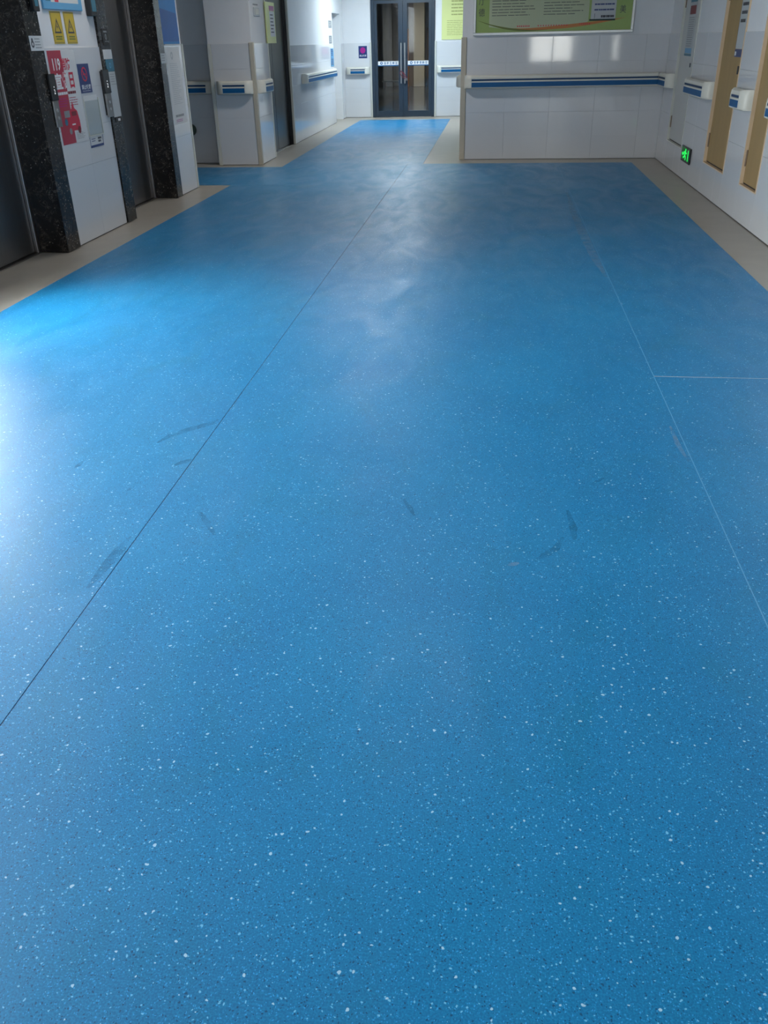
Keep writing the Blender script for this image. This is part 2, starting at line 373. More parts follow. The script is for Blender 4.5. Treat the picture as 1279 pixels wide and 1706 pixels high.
# weld bead in the right-hand seam and the cross seam
build('weld_bead', MB().box(.75-.0016, .75+.0016, -2.45, 11.3, -.002, .0002), 'board_blue', floor, origin=(0, 0, 0))
build('weld_bead', MB().box(.752, 1.64, 3.765-.0022, 3.765+.0022, -.002, .0002), 'paper_grey', floor, origin=(0, 0, 0))

def scuff(sheet, pts, w0, m='scuff'):
    mb = MB(); n = len(pts)
    P = [Vector((x, y, 0)) for x, y in pts]; Ls = []; Rs = []
    for i, p in enumerate(P):
        t = (P[min(i+1, n-1)]-P[max(i-1, 0)]).normalized(); nn = Vector((-t.y, t.x, 0)); ww = w0*math.sin(math.pi*(i+.35)/(n-.3))
        Ls.append(p+nn*ww); Rs.append(p-nn*ww)
    for i in range(n-1):
        mb.poly([(q.x, q.y, .0004) for q in (Ls[i], Rs[i], Rs[i+1], Ls[i+1])])
    return build('scuff_mark', mb, m, sheet, origin=(0, 0, 0))

# ------------------------------------------------------------------ the setting: walls
CZ = 2.60; TH = .27; TW = .54; TT = .008
TILE = {}
def tile_mesh(w_, h_):
    k = (round(w_, 3), round(h_, 3))
    if k not in TILE:
        me = bpy.data.meshes.new('wall_tile'); bm = bmesh.new()
        bmesh.ops.create_cube(bm, size=1, matrix=Matrix.Translation((w_/2*K, h_/2*K, TT/2*K)) @ Matrix.Diagonal((w_*K, h_*K, TT*K, 1)))
        ed = [e for e in bm.edges if all(v.co.z > TT*K*.9 for v in e.verts)]
        bmesh.ops.bevel(bm, geom=ed, offset=.0014*K, segments=2, profile=.5, affect='EDGES')
        bm.to_mesh(me); bm.free(); me.materials.append(MATS['tile']); TILE[k] = me
    return TILE[k]
def tiles(parent, pl, u0, u1, top=1.35, rows=5, start=None, keep=None, w_=TW):
    """wainscot of single tiles on a wall; the finished face is the plane d = 0"""
    g = .0009; h = top/rows
    build('base_joint', B(pl, u0, u1, 0, .0042, -TT, -.0015), 'black_matte', parent)
    o = Vector(pl.P(0, 0, 0)); U = Vector(pl.P(1, 0, 0))-o; N = Vector(pl.P(0, 0, 1))-o
    R = Matrix((U, Vector((0, 0, 1)), N)).transposed().to_4x4()
    s0 = u0 if start is None else start
    k = math.floor((u0-s0)/w_)-1; edges = []
    while s0+k*w_ < u1: edges.append(s0+k*w_); k += 1
    for a in edges:
        x0, x1 = max(a, u0), min(a+w_, u1)
        if x1-x0 < .03: continue
        for r in range(rows):
            if keep and not keep(x0, x1, r*h, (r+1)*h): continue
            ob = link('wall_tile', tile_mesh(x1-x0-g, h-g), None, parent)
            ob.matrix_local = Matrix.Translation(Vector(pl.P(x0+g/2, r*h+g/2+(.004 if r == 0 else 0), -TT))*K) @ R

WB = -.46   # back of the thick left wall, behind its face
def wall_left():
    f = XL-TT; b = -3.60
    def seg(*boxes):
        mb = MB()
        for y0, y1, z0, z1 in boxes: mb.box(b, f, y0, y1, z0-.01 if z0 == 0 else z0, z1)
        return struct('wall_left', mb, 'plaster')
    near = seg((-2.7, FILLWIN[0], 0, CZ), (FILLWIN[0], FILLWIN[1], 0, FILLWIN[2]), (FILLWIN[0], FILLWIN[1], FILLWIN[3], CZ), (FILLWIN[1], LWIN[0], 0, CZ), (LWIN[0], LWIN[1], 0, LWIN[2]), (LWIN[0], LWIN[1], LWIN[3], CZ), (LWIN[1], 4.884, 0, CZ))
    seg((4.884, 6.435, 2.218, CZ)); mid = seg((6.435, 7.405, 0, CZ)); seg((7.405, 8.885, 2.218, CZ)); far = seg((8.885, 9.437, 0, CZ))
    tiles(mid, LEFT, 6.437, 7.403, w_=.483); tiles(far, LEFT, 8.887, 9.437, w_=.55)
    tiles(near, LEFT, FILLWIN[1]+.05, LWIN[0]-.05)
wall_left()
RDOORS = [(7.08, 7.59), (8.17, 8.99), (10.12, 11.02)]     # recesses for the service doors
def wall_right():
    mb = MB(); f = XR+TT; cuts = [-2.7]
    for y0, y1 in RDOORS:
        mb.box(f, XR+.25, cuts[-1], y0, -.01, CZ); mb.box(f, XR+.25, y0, y1, -.01, .27); mb.box(f, XR+.25, y0, y1, 2.1, CZ); mb.box(XR+.08, XR+.25, y0, y1, .27, 2.1); cuts.append(y1)
    mb.box(f, XR+.25, cuts[-1], YF+.3, -.01, CZ)
    o = struct('wall_right', mb, 'plaster')
    ed = [6.0]+[y for d in RDOORS for y in d]+[YF]
    for i, (p, q) in enumerate(zip(ed[:-1], ed[1:])):
        tiles(o, RIGHT, -q, -p, keep=(lambda x0, x1, z0, z1: z0 < .1) if i % 2 else None)
    return o
wall_right()
def wall_front():
    mb = MB().box(XCR+.0, XR+.25, YF+TT, YF+.22, -.01, CZ)
    o = struct('wall_front', mb, 'plaster')
    tiles(o, FAR, -.385, XR, start=.632-2*TW)
    return o
wall_front()
def wall_corridor():
    o = struct('wall_corridor_right', MB().box(XCR+TT, XCR+.2, YF+.225, YE, -.01, CZ), 'plaster'); tiles(o, CORR, -YE, -YF-.06, top=1.31)
    o = struct('wall_corridor_left', MB().box(-3.3, XCL-TT, 13.76, 17.45, -.01, CZ).box(-3.3, XCL-TT, 17.45, 18.30, 1.80, CZ).box(-3.3, XCL-TT, 18.30, YE, -.01, CZ)
               .box(-3.3, XCL-TT, 12.09, 13.76, 2.25, CZ).box(-3.3, -3.25, 17.45, 18.30, -.01, 1.8), 'plaster')
    tiles(o, CORL, 13.76, 17.45, top=1.31); tiles(o, CORL, 18.30, YE, top=1.31)
    o = struct('wall_corridor_end', MB().box(-3.3, -2.46, YE+TT, YE+.2, -.01, CZ).box(-1.225, XCR+.2, YE+TT, YE+.2, -.01, CZ).box(-2.46, -1.225, YE+TT, YE+.2, 2.42, CZ), 'plaster')
    tiles(o, END, XCL, -2.49, top=1.31); tiles(o, END, -1.195, XCR, top=1.31)
wall_corridor()
def wall_passage():
    o = struct('wall_passage', MB().box(-8, -3.47, 11.5+TT, 11.7, -.01, CZ), 'plaster'); tiles(o, PASS, -6.1, -3.475)
    struct('wall_shaft', MB().box(-8, -3.605, 9.3, 9.437, -.01, CZ), 'plaster')
    struct('wall_passage_end', MB().box(-7.1, -7, 9.437, 11.5, -.01, CZ), 'plaster')
    o = struct('wall_pillar', MB().box(-3.47, -2.92-TT, 11.29+TT, 12.08, -.01, CZ), 'plaster')
    tiles(o, PILF, -3.43, -2.963, w_=.47); tiles(o, PILS, 11.345, 12.08, w_=.735)
wall_passage()
struct('ceiling', MB().box(-8, 3.2, -2.8, 18.75, CZ, CZ+.15), 'ceiling_paint')
struct('wall_back', MB().box(-3.6, BWIN[0], -2.7, -2.5, -.01, CZ).box(BWIN[1], XR+.25, -2.7, -2.5, -.01, CZ).box(BWIN[0], BWIN[1], -2.7, -2.5, -.01, BWIN[2]).box(BWIN[0], BWIN[1], -2.7, -2.5, BWIN[3], CZ), 'plaster')

# corner strips
def trim(n, mb, m='trim'): struct('trim_%d' % n, mb, m, bevel=.003)
trim(1, MB().box(XCR-.012, -.387, YF-.010, YF+.05, 0, 1.36))
trim(2, MB().box(-3.475, -3.432, 11.29-.006, 11.29+.03, 0, 1.35), 'pale_trim')
trim(3, MB().box(-2.962, -2.912, 11.29-.008, 11.343, 0, 1.36))
trim(4, MB().box(XL-.02, XL+.008, 9.41, 9.447, 0, 1.36), 'pale_trim')
trim(5, MB().box(-2.488, -2.452, YE-.02, YE+.02, 0, 1.32), 'pale_trim')
trim(6, MB().box(-1.232, -1.197, YE-.02, YE+.02, 0, 1.32), 'pale_trim')
trim(7, MB().box(-2.955, -2.915, 12.06, 12.09, 0, 2.3), 'pale_trim')

# windows out of view that light the hall
def window(n, pl, u0, u1, v0, v1, mull, dz):
    mb = MB(); fr = .04
    for a in ((u0, u1, v0, v0+fr), (u0, u1, v1-fr, v1), (u0, u0+fr, v0, v1), (u1-fr, u1, v0, v1)): pbox(mb, pl, *a, dz, dz+.05)
    for m_ in mull: pbox(mb, pl, m_-.02, m_+.02, v0, v1, dz, dz+.05)
    o = struct('window_%d' % n, mb, 'alu')
    ed = [u0+fr]+[x for m_ in mull for x in (m_-.02, m_+.02)]+[u1-fr]
    for a, b in zip(ed[::2], ed[1::2]): build('pane', B(pl, a, b, v0+fr, v1-fr, dz+.02, dz+.026), 'window_glass', o)
    build('sill', B(pl, u0-.03, u1+.03, v0-.03, v0, dz-.1, .03 if dz > -.3 else dz+.12), 'stone', o)
window(1, Plane(lambda u, v, d: (XL+d, u, v)), LWIN[0], LWIN[1], LWIN[2], LWIN[3], [(LWIN[0]+LWIN[1])/2], -.3)
window(3, LEFT, FILLWIN[0], FILLWIN[1], FILLWIN[2], FILLWIN[3], [1.7, 2.5], -.3)  # added window, carries the foreground fill light
BACKP = Plane(lambda u, v, d: (-u, -2.5+d, v))
window(2, BACKP, -BWIN[1], -BWIN[0], BWIN[2], BWIN[3], [-1.40], -.15)

# ceiling lamps above the frame
def lamp(x, y, m, label, sx=.3, sy=.3):
    t = thing('ceiling_light', label, 'lamp', (x, y, CZ))
    mb = MB()
    for a in ((x-sx, x+sx, y-sy, y-sy+.02), (x-sx, x+sx, y+sy-.02, y+sy), (x-sx, x-sx+.02, y-sy+.02, y+sy-.02), (x+sx-.02, x+sx, y-sy+.02, y+sy-.02)): mb.box(*a, CZ-.03, CZ)
    build('frame', mb, 'alu', t)
    build('diffuser', MB().box(x-sx+.02, x+sx-.02, y-sy+.02, y+sy-.02, CZ-.02, CZ-.012), m, t)
lamp(-1.60, 10.3, 'lamp_hall', 'small square ceiling light over the hall in front of the pillar', .13, .13)
lamp(-2.65, 6.9, 'lamp_mid', 'square ceiling panel light over the middle of the hall by the elevators')
lamp(-.4, 4.6, 'lamp_fill', 'added square fill light for the mid floor, nearest the camera')  # added panel, lifts the brightness of the mid floor
lamp(-1.75, 16.9, 'lamp_corr', 'bright square ceiling panel light near the glass doors at the end of the corridor')

# ------------------------------------------------------------------ lobby behind the glass doors
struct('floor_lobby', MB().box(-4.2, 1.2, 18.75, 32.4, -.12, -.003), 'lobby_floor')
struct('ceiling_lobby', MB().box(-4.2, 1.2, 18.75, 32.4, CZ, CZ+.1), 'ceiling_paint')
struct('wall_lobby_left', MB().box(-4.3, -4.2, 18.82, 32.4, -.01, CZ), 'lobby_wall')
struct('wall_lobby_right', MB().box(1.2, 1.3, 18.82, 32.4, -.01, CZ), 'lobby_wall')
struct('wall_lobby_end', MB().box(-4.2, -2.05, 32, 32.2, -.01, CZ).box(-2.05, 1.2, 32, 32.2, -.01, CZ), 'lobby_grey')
build('column', MB().box(-3.74, -3.44, 31.2, 31.5, 0, CZ), 'lobby_grey', bpy.data.objects['wall_lobby_end'], origin=(0, 0, 0))
build('column', MB().box(-2.73, -2.38, 31.0, 31.5, 0, CZ), 'lobby_beige', bpy.data.objects['wall_lobby_end'], origin=(0, 0, 0))
build('panel', MB().box(-2.90, -2.735, 31.3, 31.5, 0, CZ), 'lobby_brown', bpy.data.objects['wall_lobby_end'], origin=(0, 0, 0))
build('column', MB().box(-2.97, -2.91, 31.2, 31.5, 0, 1.65), 'orange', bpy.data.objects['wall_lobby_end'], origin=(0, 0, 0))
dl = struct('door_4', MB().box(-2.36, -2.30, 31.9, 31.99, 0, 1.68).box(-1.72, -1.66, 31.9, 31.99, 0, 1.68).box(-2.36, -1.66, 31.9, 31.99, 1.62, 1.68), 'lobby_brown')
build('door_leaf', MB().box(-2.30, -1.72, 31.93, 31.98, .01, 1.62), 'lobby_beige', dl, origin=(0, 0, 0))
t = thing('waiting_bench', 'low metal waiting bench seen through the left glass door leaf', 'bench', (-3.25, 30.0, 0))
build('seat', MB().box(-3.62, -2.98, 29.8, 30.2, .19, .23), 'bright_steel', t, bevel=.008)
for x in (-3.58, -3.02):
    for y in (29.84, 30.16): build('leg', MB().cyl((x, y, 0), (x, y, .195), .014), 'bright_steel', t)
lamp(-2.4, 28.6, 'lamp_lobby', 'ceiling panel light in the lobby behind the glass doors', .35, .35)

# ------------------------------------------------------------------ scuffs worn into the vinyl
A_, B_, C_, D_ = SH
scuff(A_, [(-1.258, 2.892), (-1.229, 2.969), (-1.165, 3.039), (-1.107, 3.092), (-1.085, 3.14)], .020)
scuff(A_, [(-1.125, 2.704), (-1.10, 2.73), (-1.078, 2.76)], .016)
scuff(A_, [(-1.484, 2.655), (-1.482, 2.68), (-1.480, 2.71)], .010)
scuff(A_, [(-1.221, 2.491), (-1.21, 2.53), (-1.2, 2.567)], .012)
scuff(A_, [(-1.105, 1.90), (-1.10, 2.03), (-1.095, 2.116), (-1.088, 2.189)], .020)
scuff(B_, [(-.93, 2.376), (-.876, 2.30), (-.826, 2.22)], .012)
scuff(B_, [(-.259, 2.506), (-.234, 2.453), (-.213, 2.394)], .010)
scuff(B_, [(.28, 2.474), (.29, 2.358), (.288, 2.285)], .013)
scuff(B_, [(.162, 2.153), (.20, 2.195), (.227, 2.227), (.255, 2.30)], .014)
scuff(B_, [(.373, 2.662), (.395, 2.69), (.42, 2.72)], .008)
scuff(B_, [(.083, 2.124), (.10, 2.132), (.118, 2.14)], .010, 'scuff_pale')
scuff(B_, [(.726, 3.196), (.724, 3.025), (.736, 2.87)], .010, 'scuff_pale')
scuff(B_, [(.72, 9.03), (.70, 7.9), (.705, 6.9), (.715, 6.1), (.735, 5.6)], .035, 'scuff_pale')

# ------------------------------------------------------------------ handrails
def handrail(pl, u0, u1, label, z0=.808, z1=.955, caps=(1, 1), group=None, dep=.09):
    t = thing('handrail', label, 'handrail', pl.P((u0+u1)/2, z0, 0), group)
    H = z1-z0; cl = .085
    a = u0+(cl if caps[0] else 0); b = u1-(cl if caps[1] else 0)
    # cream cover: grip bulb above, bumper face below, a groove between them
    prof = [(.030, z0+.02*H), (dep*.80, z0), (dep*.96, z0+.05*H), (dep, z0+.14*H), (dep, z0+.56*H), (dep*.93, z0+.58*H), (dep*.93, z0+.70*H), (dep*.98, z0+.74*H), (dep*.95, z0+.90*H),
            (dep*.80, z0+.98*H), (dep*.62, z0+H), (dep*.45, z0+.97*H), (dep*.36, z0+.88*H), (dep*.36, z0+.72*H), (.030, z0+.60*H)]
    fn = lambda u, p: pl.P(u, p[1], p[0])
    build('cover', MB().prism(prof, fn, a, b), 'cream', t, smooth=True)
    i0 = a+.004 if caps[0] else a; i1 = b-.004 if caps[1] else b
    build('bumper_strip', B(pl, i0, i1, z0+.12*H, z0+.47*H, dep*.9, dep+.0025), 'rail_blue', t)
    build('groove_strip', B(pl, i0, i1, z0+.585*H, z0+.70*H, dep*.8, dep*.93+.003), 'rail_navy', t)
    for c, ua, ub in ((caps[0], u0, a), (caps[1], b, u1)):
        if not c: continue
        # end cap curls back to the wall
        s = 1 if ua == u0 else -1; o = ua if s == 1 else ub; n = 7; mb = MB(); rings = []
        cp = [(.0, z0+.01*H), (dep*.8, z0), (dep*.98, z0+.06*H), (dep*1.01, z0+.14*H), (dep*1.01, z0+.70*H), (dep*.97, z0+.90*H), (dep*.80, z0+H), (dep*.45, z0+H), (0., z0+.93*H)]
        for i in range(n):
            th = math.pi/2*i/(n-1); k = .12+.88*math.sin(th); off = cl*(1-math.cos(th)) if i < n-1 else cl
            rings.append([pl.P(o+s*off, p[1], p[0]*k) for p in cp])
        m_ = len(cp)
        for r_ in rings: mb.v += r_
        for i in range(n-1):
            mb.f += [(i*m_+j, i*m_+(j+1) % m_, (i+1)*m_+(j+1) % m_, (i+1)*m_+j) for j in range(m_)]
        mb.f += [tuple(range(m_)), tuple((n-1)*m_+j for j in range(m_))]
        build('end_cap', mb, 'cream', t, smooth=True)
    k = max(1, round((b-a)/.6))
    for i in range(k):
        u = a+(b-a)*(i+.5)/k; build('bracket', B(pl, u-.02, u+.02, z0+.1*H, z0+.6*H, .0005, .034), 'alu', t)
    return t
handrail(FAR, -.405, 1.88, 'long blue and cream handrail on the tiled wall under the green notice board', caps=(1, 0))
handrail(RIGHT, -YF+.1, -11.03, 'short handrail piece turning the corner at the far end of the right wall', caps=(0, 1))
handrail(RIGHT, -10.05, -9.0, 'handrail on the right wall between the white door and the first tan door')
handrail(RIGHT, -8.04, -7.6, 'short handrail on the right wall between the two tan doors')
handrail(RIGHT, -6.97, -5.2, 'handrail at the right picture edge, nearer than the second tan door')
handrail(PASS, -5.6, -3.50, 'shaded handrail on the dark tiled wall of the side passage', caps=(0, 1))
handrail(PILF, -3.40, -2.95, 'short handrail on the front face of the white pillar')
handrail(PILS, 11.36, 11.92, 'short handrail on the corridor face of the white pillar')
handrail(CORL, 14.45, 17.30, 'handrail on the left corridor wall leading to the glass doors', z0=.785, z1=.92)
handrail(END, -2.96, -2.50, 'short handrail under the blue sign left of the glass doors', z0=.772, z1=.90)
handrail(END, -1.185, -.56, 'handrail under the yellow board right of the glass doors', z0=.772, z1=.90)
handrail(CORR, -18.0, -12.2, 'handrail along the right corridor wall, its cream end showing past the corner', z0=.80, z1=.93)

# ------------------------------------------------------------------ lifts
def elevator(y0, y1, m0, m1, label, yp):
    """y0..y1 the clear opening, m0 and m1 the widths of the stone on either side"""
    t = thing('elevator', label, 'elevator', (XL-.22, (y0+y1)/2, 0)); zt = 2.05
    # stone: front and reveal in one L-shaped piece each side
    for a, b in ((y0-m0, y0), (y1, y1+m1)):
        build('stone_jamb', MB().box(XL-.23, XL+.012, a+.001, b-.001, .001, 2.215), 'marble', t, bevel=.002)
    build('stone_lintel', MB().box(XL-.23, XL+.012, y0, y1, zt, 2.215), 'marble', t, bevel=.002)
    fr = .035
    for a, b in ((y0, y0+fr), (y1-fr, y1)):
        build('steel_jamb', MB().box(XL-.30, XL-.212, a, b, .001, zt), 'steel_frame', t, bevel=.003)
    build('steel_head', MB().box(XL-.30, XL-.212, y0+fr, y1-fr, zt-fr, zt), 'steel_frame', t, bevel=.003)
    yc = (y0+y1)/2
    for a, b in ((y0+fr+.004, yc-.002), (yc+.002, y1-fr-.004)):
        build('door_panel', MB().box(XL-.27, XL-.235, a, b, .012, zt-fr-.004), 'steel', t, bevel=.003)
    build('sill', MB().box(XL-.30, XL-.205, y0, y1, -.002, .006), 'steel_frame', t)
    build('backing', MB().box(XL-.42, XL-.305, y0-m0+.002, y1+m1-.002, .001, 2.21), 'black_matte', t)
    return t
elevator(5.09, 6.22, .205, .213, 'elevator with dark steel doors and black marble surround at the left picture edge', 6.43)
elevator(7.61, 8.73, .203, .153, 'elevator with dark steel doors and black marble surround, the one nearer the side passage', 7.4)
# the third steel door opens off the corridor behind the pillar
t = thing('elevator', 'steel service elevator door in the corridor just behind the white pillar', 'elevator', (-3.1, 12.9, 0))
build('door_panel', MB().box(-3.12, -3.075, 12.12, 12.91, .01, 2.2), 'dark_steel', t, bevel=.003)
build('door_panel', MB().box(-3.12, -3.075, 12.915, 13.692, .01, 2.2), 'dark_steel', t, bevel=.003)
build('steel_jamb', MB().box(-3.030, -2.997, 13.715, 13.757, .001, 2.24), 'pale_trim', t, bevel=.004)
build('steel_jamb', MB().box(-3.15, -3.031, 13.695, 13.757, .001, 2.24), 'dark_steel', t, bevel=.003)
build('steel_jamb', MB().box(-3.15, -3.06, 12.095, 12.118, .001, 2.24), 'dark_steel', t, bevel=.004)
build('sill', MB().box(-3.15, -3.03, 12.09, 13.75, -.002, .004), 'steel_frame', t)
build('backing', MB().box(-3.25, -3.16, 12.09, 13.75, .001, 2.24), 'black_matte', t)

def call_panel(u0, u1, label, mount):
    t = thing('call_panel', label, 'call panel', LEFT.P((u0+u1)/2, .845, 0)); D = .014
    build('face_plate', B(LEFT, u0, u1, .845, 1.02, D-.001, D+.012), 'steel_frame', t, bevel=.003)
    build('display', B(LEFT, u0-.004, u1+.004, 1.02, 1.19, D-.001, D+.018), 'black', t, bevel=.003)
    build('mount', B(LEFT, *mount, .86, 1.18, .0005, D-.001), 'black_matte', t)
    w_ = u1-u0
    build('digit', text(MB(), LEFT, '2', u0+w_*.40, u0+w_*.60, 1.062, 1.092, D+.0188), 'led_white', t)
    mb = MB(); flat(mb, LEFT, [(u0+w_*.43, 1.104), (u0+w_*.57, 1.104), (u0+w_*.5, 1.112)], D+.0188); build('arrow', mb, 'led_white', t)
    for z in (.905, .955):
        mb = MB(); o = LEFT.P((u0+u1)/2, z, D+.010); q = LEFT.P((u0+u1)/2, z, D+.016); mb.cyl(o, q, .012); build('button', mb, 'bright_steel', t)
call_panel(6.392, 6.478, 'black and steel elevator call panel left of the red poster', (6.437, 6.474))
call_panel(7.325, 7.435, 'black and steel elevator call panel right of the white tiles, beside papers', (7.33, 7.402))
def indicator(u0, u1, z0, label):
    t = thing('floor_indicator', label, 'display', LEFT.P((u0+u1)/2, z0, 0))
    build('housing', B(LEFT, u0, u1, z0, z0+.24, .0125 if u0 < 6.43 else -.005, .04), 'black_matte', t, bevel=.004)
    build('screen', B(LEFT, u0+.02, u1-.02, z0+.03, z0+.21, .038, .042), 'teal', t)
indicator(7.275, 7.39, 1.56, 'black floor indicator right of the yellow warning signs')
indicator(6.345, 6.43, 1.57, 'black floor indicator at the top of the stone left of the blue framed notice')

# ------------------------------------------------------------------ things on the left wall
def sheet(name, label, cat, pl, u0, u1, v0, v1, m, th=.003, d0=.0005, group=None, bevel=0):
    t = thing(name, label, cat, pl.P((u0+u1)/2, v0, d0), group)
    build('sheet', B(pl, u0, u1, v0, v1, d0, d0+th), m, t, bevel=bevel)
    t['_d'] = d0+th+.0004
    return t
def ink(t, name, mb, m):
    o = build(name, mb, m, t)
    return o

UP = -TT  # plaster face lies behind the tile face
t = sheet('framed_notice', 'pale blue framed notice above the two yellow warning signs', 'notice', LEFT, 6.56, 7.19, 1.59, 2.02, 'board_blue', th=.016, d0=UP+.0005, bevel=.003)
d = t['_d']; ink(t, 'paper', rect(MB(), LEFT, 6.68, 7.13, 1.635, 1.98, d), 'paper'); ink(t, 'photo', rect(MB(), LEFT, 6.60, 6.675, 1.64, 1.98, d), 'teal')
ink(t, 'ribbon', rect(MB(), LEFT, 6.74, 6.80, 1.637, 1.97, d+.0004), 'red_bright'); ink(t, 'print', lines(MB(), LEFT, 6.86, 7.10, 1.65, 1.96, 12, d+.0004, .3), 'ink_grey')
def warning(u0, u1, label):
    t = sheet('warning_sign', label, 'sign', LEFT, u0, u1, 1.375, 1.58, 'yellow', th=.003, d0=UP+.0005); d = t['_d']; w_ = u1-u0; c = (u0+u1)/2
    mb = MB()
    for a in ((u0+.006, u1-.006, 1.381, 1.384), (u0+.006, u1-.006, 1.571, 1.574), (u0+.006, u0+.009, 1.384, 1.571), (u1-.009, u1-.006, 1.384, 1.571)): rect(mb, LEFT, *a, d)
    T = [(c-.056, 1.442), (c+.056, 1.442), (c, 1.538)]; I = [(c-.036, 1.453), (c+.036, 1.453), (c, 1.516)]
    for i in range(3): j = (i+1) % 3; flat(mb, LEFT, [T[i], T[j], I[j], I[i]], d)
    flat(mb, LEFT, [(c+.004, 1.505), (c-.013, 1.478), (c+.001, 1.480), (c-.006, 1.456), (c+.014, 1.486), (c+.001, 1.484)], d)
    ink(t, 'pictogram', mb, 'ink'); ink(t, 'print', lines(MB(), LEFT, u0+.03, u1-.03, 1.398, 1.428, 2, d, .6, .1, 'c'), 'olive')
warning(6.655, 6.822, 'yellow warning sign with black triangle, the left of the pair')
warning(6.87, 7.038, 'yellow warning sign with black triangle, the right of the pair')

t = sheet('poster', 'red and white fire safety poster with large lettering left of the blue sign', 'poster', LEFT, 6.48, 6.92, .715, 1.335, 'paper', th=.0015); d = t['_d']
ink(t, 'red_field', rect(MB(), LEFT, 6.481, 6.70, .717, 1.334, d), 'red')
mb = MB(); text(mb, LEFT, '119', 6.54, 6.66, 1.205, 1.285, d+.0004, .03); text(mb, LEFT, '宣', 6.525, 6.645, 1.085, 1.19, d+.0004, .03); 
ink(t, 'white_lettering', mb, 'white_print')
ink(t, 'white_lettering', text(MB(), LEFT, '传', 6.650, 6.750, 1.080, 1.195, d+.0006, .06), 'white_print')
mb = MB(); text(mb, LEFT, '消防', 6.665, 6.82, 1.205, 1.285, d+.0008, .025); text(mb, LEFT, '传', 6.655, 6.745, 1.085, 1.19, d+.0008, .025); text(mb, LEFT, '日', 6.765, 6.84, 1.085, 1.19, d+.0008, .03); ink(t, 'red_lettering', mb, 'red_bright')
ink(t, 'subtitle', lines(MB(), LEFT, 6.54, 6.695, 1.045, 1.068, 1, d+.0004, .8, 0), 'white_print'); ink(t, 'subtitle', lines(MB(), LEFT, 6.705, 6.84, 1.045, 1.068, 1, d+.0004, .8, 0), 'dark_red')
ink(t, 'print', lines(MB(), LEFT, 6.53, 6.69, .965, 1.03, 4, d+.0004, .3), 'magenta'); ink(t, 'print', lines(MB(), LEFT, 6.71, 6.85, .965, 1.03, 4, d+.0004, .3), 'red'); ink(t, 'print', lines(MB(), LEFT, 6.73, 6.88, .735, .785, 5, d+.0004, .3), 'ink_grey')
# toy-like fire engine drawing at the foot of the poster
mb = MB(); flat(mb, LEFT, [(6.63, .80), (6.82, .80), (6.82, .86), (6.80, .93), (6.76, .95), (6.74, 1.0), (6.71, .95), (6.66, .93), (6.63, .87)], d+.0008); ink(t, 'fire_engine', mb, 'red_bright')
ink(t, 'drawing', rect(MB(), LEFT, 6.58, 6.67, .895, .94, d+.0012), 'ink_grey'); ink(t, 'drawing', disc(MB(), LEFT, 6.64, .80, .022, d+.0012), 'ink_grey')
mb = MB(); disc(mb, LEFT, 6.59, .865, .024, d+.0012); ink(t, 'drawing', mb, 'teal'); mb = MB(); ink(t, 'drawing', disc(mb, LEFT, 6.79, .80, .026, d+.0012), 'dark_red'); ink(t, 'drawing', rect(MB(), LEFT, 6.70, 6.78, .90, .93, d+.0012), 'dark_red')
mb = MB(); rect(mb, LEFT, 6.68, 6.74, .838, .848, d+.0012); ink(t, 'drawing', mb, 'white_print')

def no_smoking(pl, u0, u1, v0, v1, label, simple=False):
    t = sheet('no_smoking_sign', label, 'sign', pl, u0, u1, v0, v1, 'sign_blue', th=.003); d = t['_d']; w_ = u1-u0; h = v1-v0; c = (u0+u1)/2
    mb = MB(); r = .25*h; cy = v0+.64*h
    if simple: disc(mb, pl, c, cy, r*.92, d)
    ring(mb, pl, c, cy, r*.78, r, d+.0004); flat(mb, pl, [(c-r*.66, cy+r*.5), (c-r*.5, cy+r*.66), (c+r*.66, cy-r*.5), (c+r*.5, cy-r*.66)], d+.0004)
    rect(mb, pl, c-r*.5, c+r*.45, cy-r*.1, cy+r*.1, d+.0008)
    ink(t, 'symbol', mb, 'magenta' if simple else 'red_bright')
    ink(t, 'lettering', text(MB(), pl, '禁止吸烟', u0+.10*w_, u1-.10*w_, v0+.12*h, v0+.29*h, d, .02), 'white_print')
    if not simple: ink(t, 'lettering', text(MB(), pl, 'NO SMOKING', u0+.14*w_, u1-.14*w_, v0+.05*h, v0+.09*h, d), 'white_print')
no_smoking(LEFT, 6.935, 7.135, 1.04, 1.24, 'dark blue no smoking sign on the tiles right of the red poster')
no_smoking(END, -2.71, -2.545, 1.05, 1.26, 'small blue and magenta no smoking sign beside the glass doors', True)

t = thing('leaflet_holder', 'clear plastic holder with a blank sheet below the dark blue sign', 'holder', LEFT.P(7.08, .735, 0))
build('sheet', B(LEFT, 6.955, 7.20, .745, 1.02, .0006, .002), 'paper', t)
build('cover', B(LEFT, 6.945, 7.21, .74, .985, .006, .008), 'window_glass', t)
mb = MB(); pbox(mb, LEFT, 6.94, 6.946, .735, 1.0, .0006, .008); pbox(mb, LEFT, 7.209, 7.215, .735, 1.0, .0006, .008); pbox(mb, LEFT, 6.94, 7.215, .733, .74, .0006, .008); build('edge', mb, 'pale_trim', t)
t = sheet('notice', 'small white notice with dark blue foot under the clear plastic holder', 'notice', LEFT, 6.935, 7.19, .65, .732, 'paper', th=.002); d = t['_d']
ink(t, 'band', rect(MB(), LEFT, 6.936, 7.189, .651, .669, d), 'sign_blue'); mb = MB(); rect(mb, LEFT, 6.936, 6.944, .669, .73, d); rect(mb, LEFT, 7.18, 7.189, .669, .73, d); lines(mb, LEFT, 6.97, 7.06, .69, .72, 2, d, .35); ink(t, 'print', mb, 'sign_blue')
ink(t, 'print', lines(MB(), LEFT, 7.09, 7.16, .68, .722, 2, d, .7), 'ink')

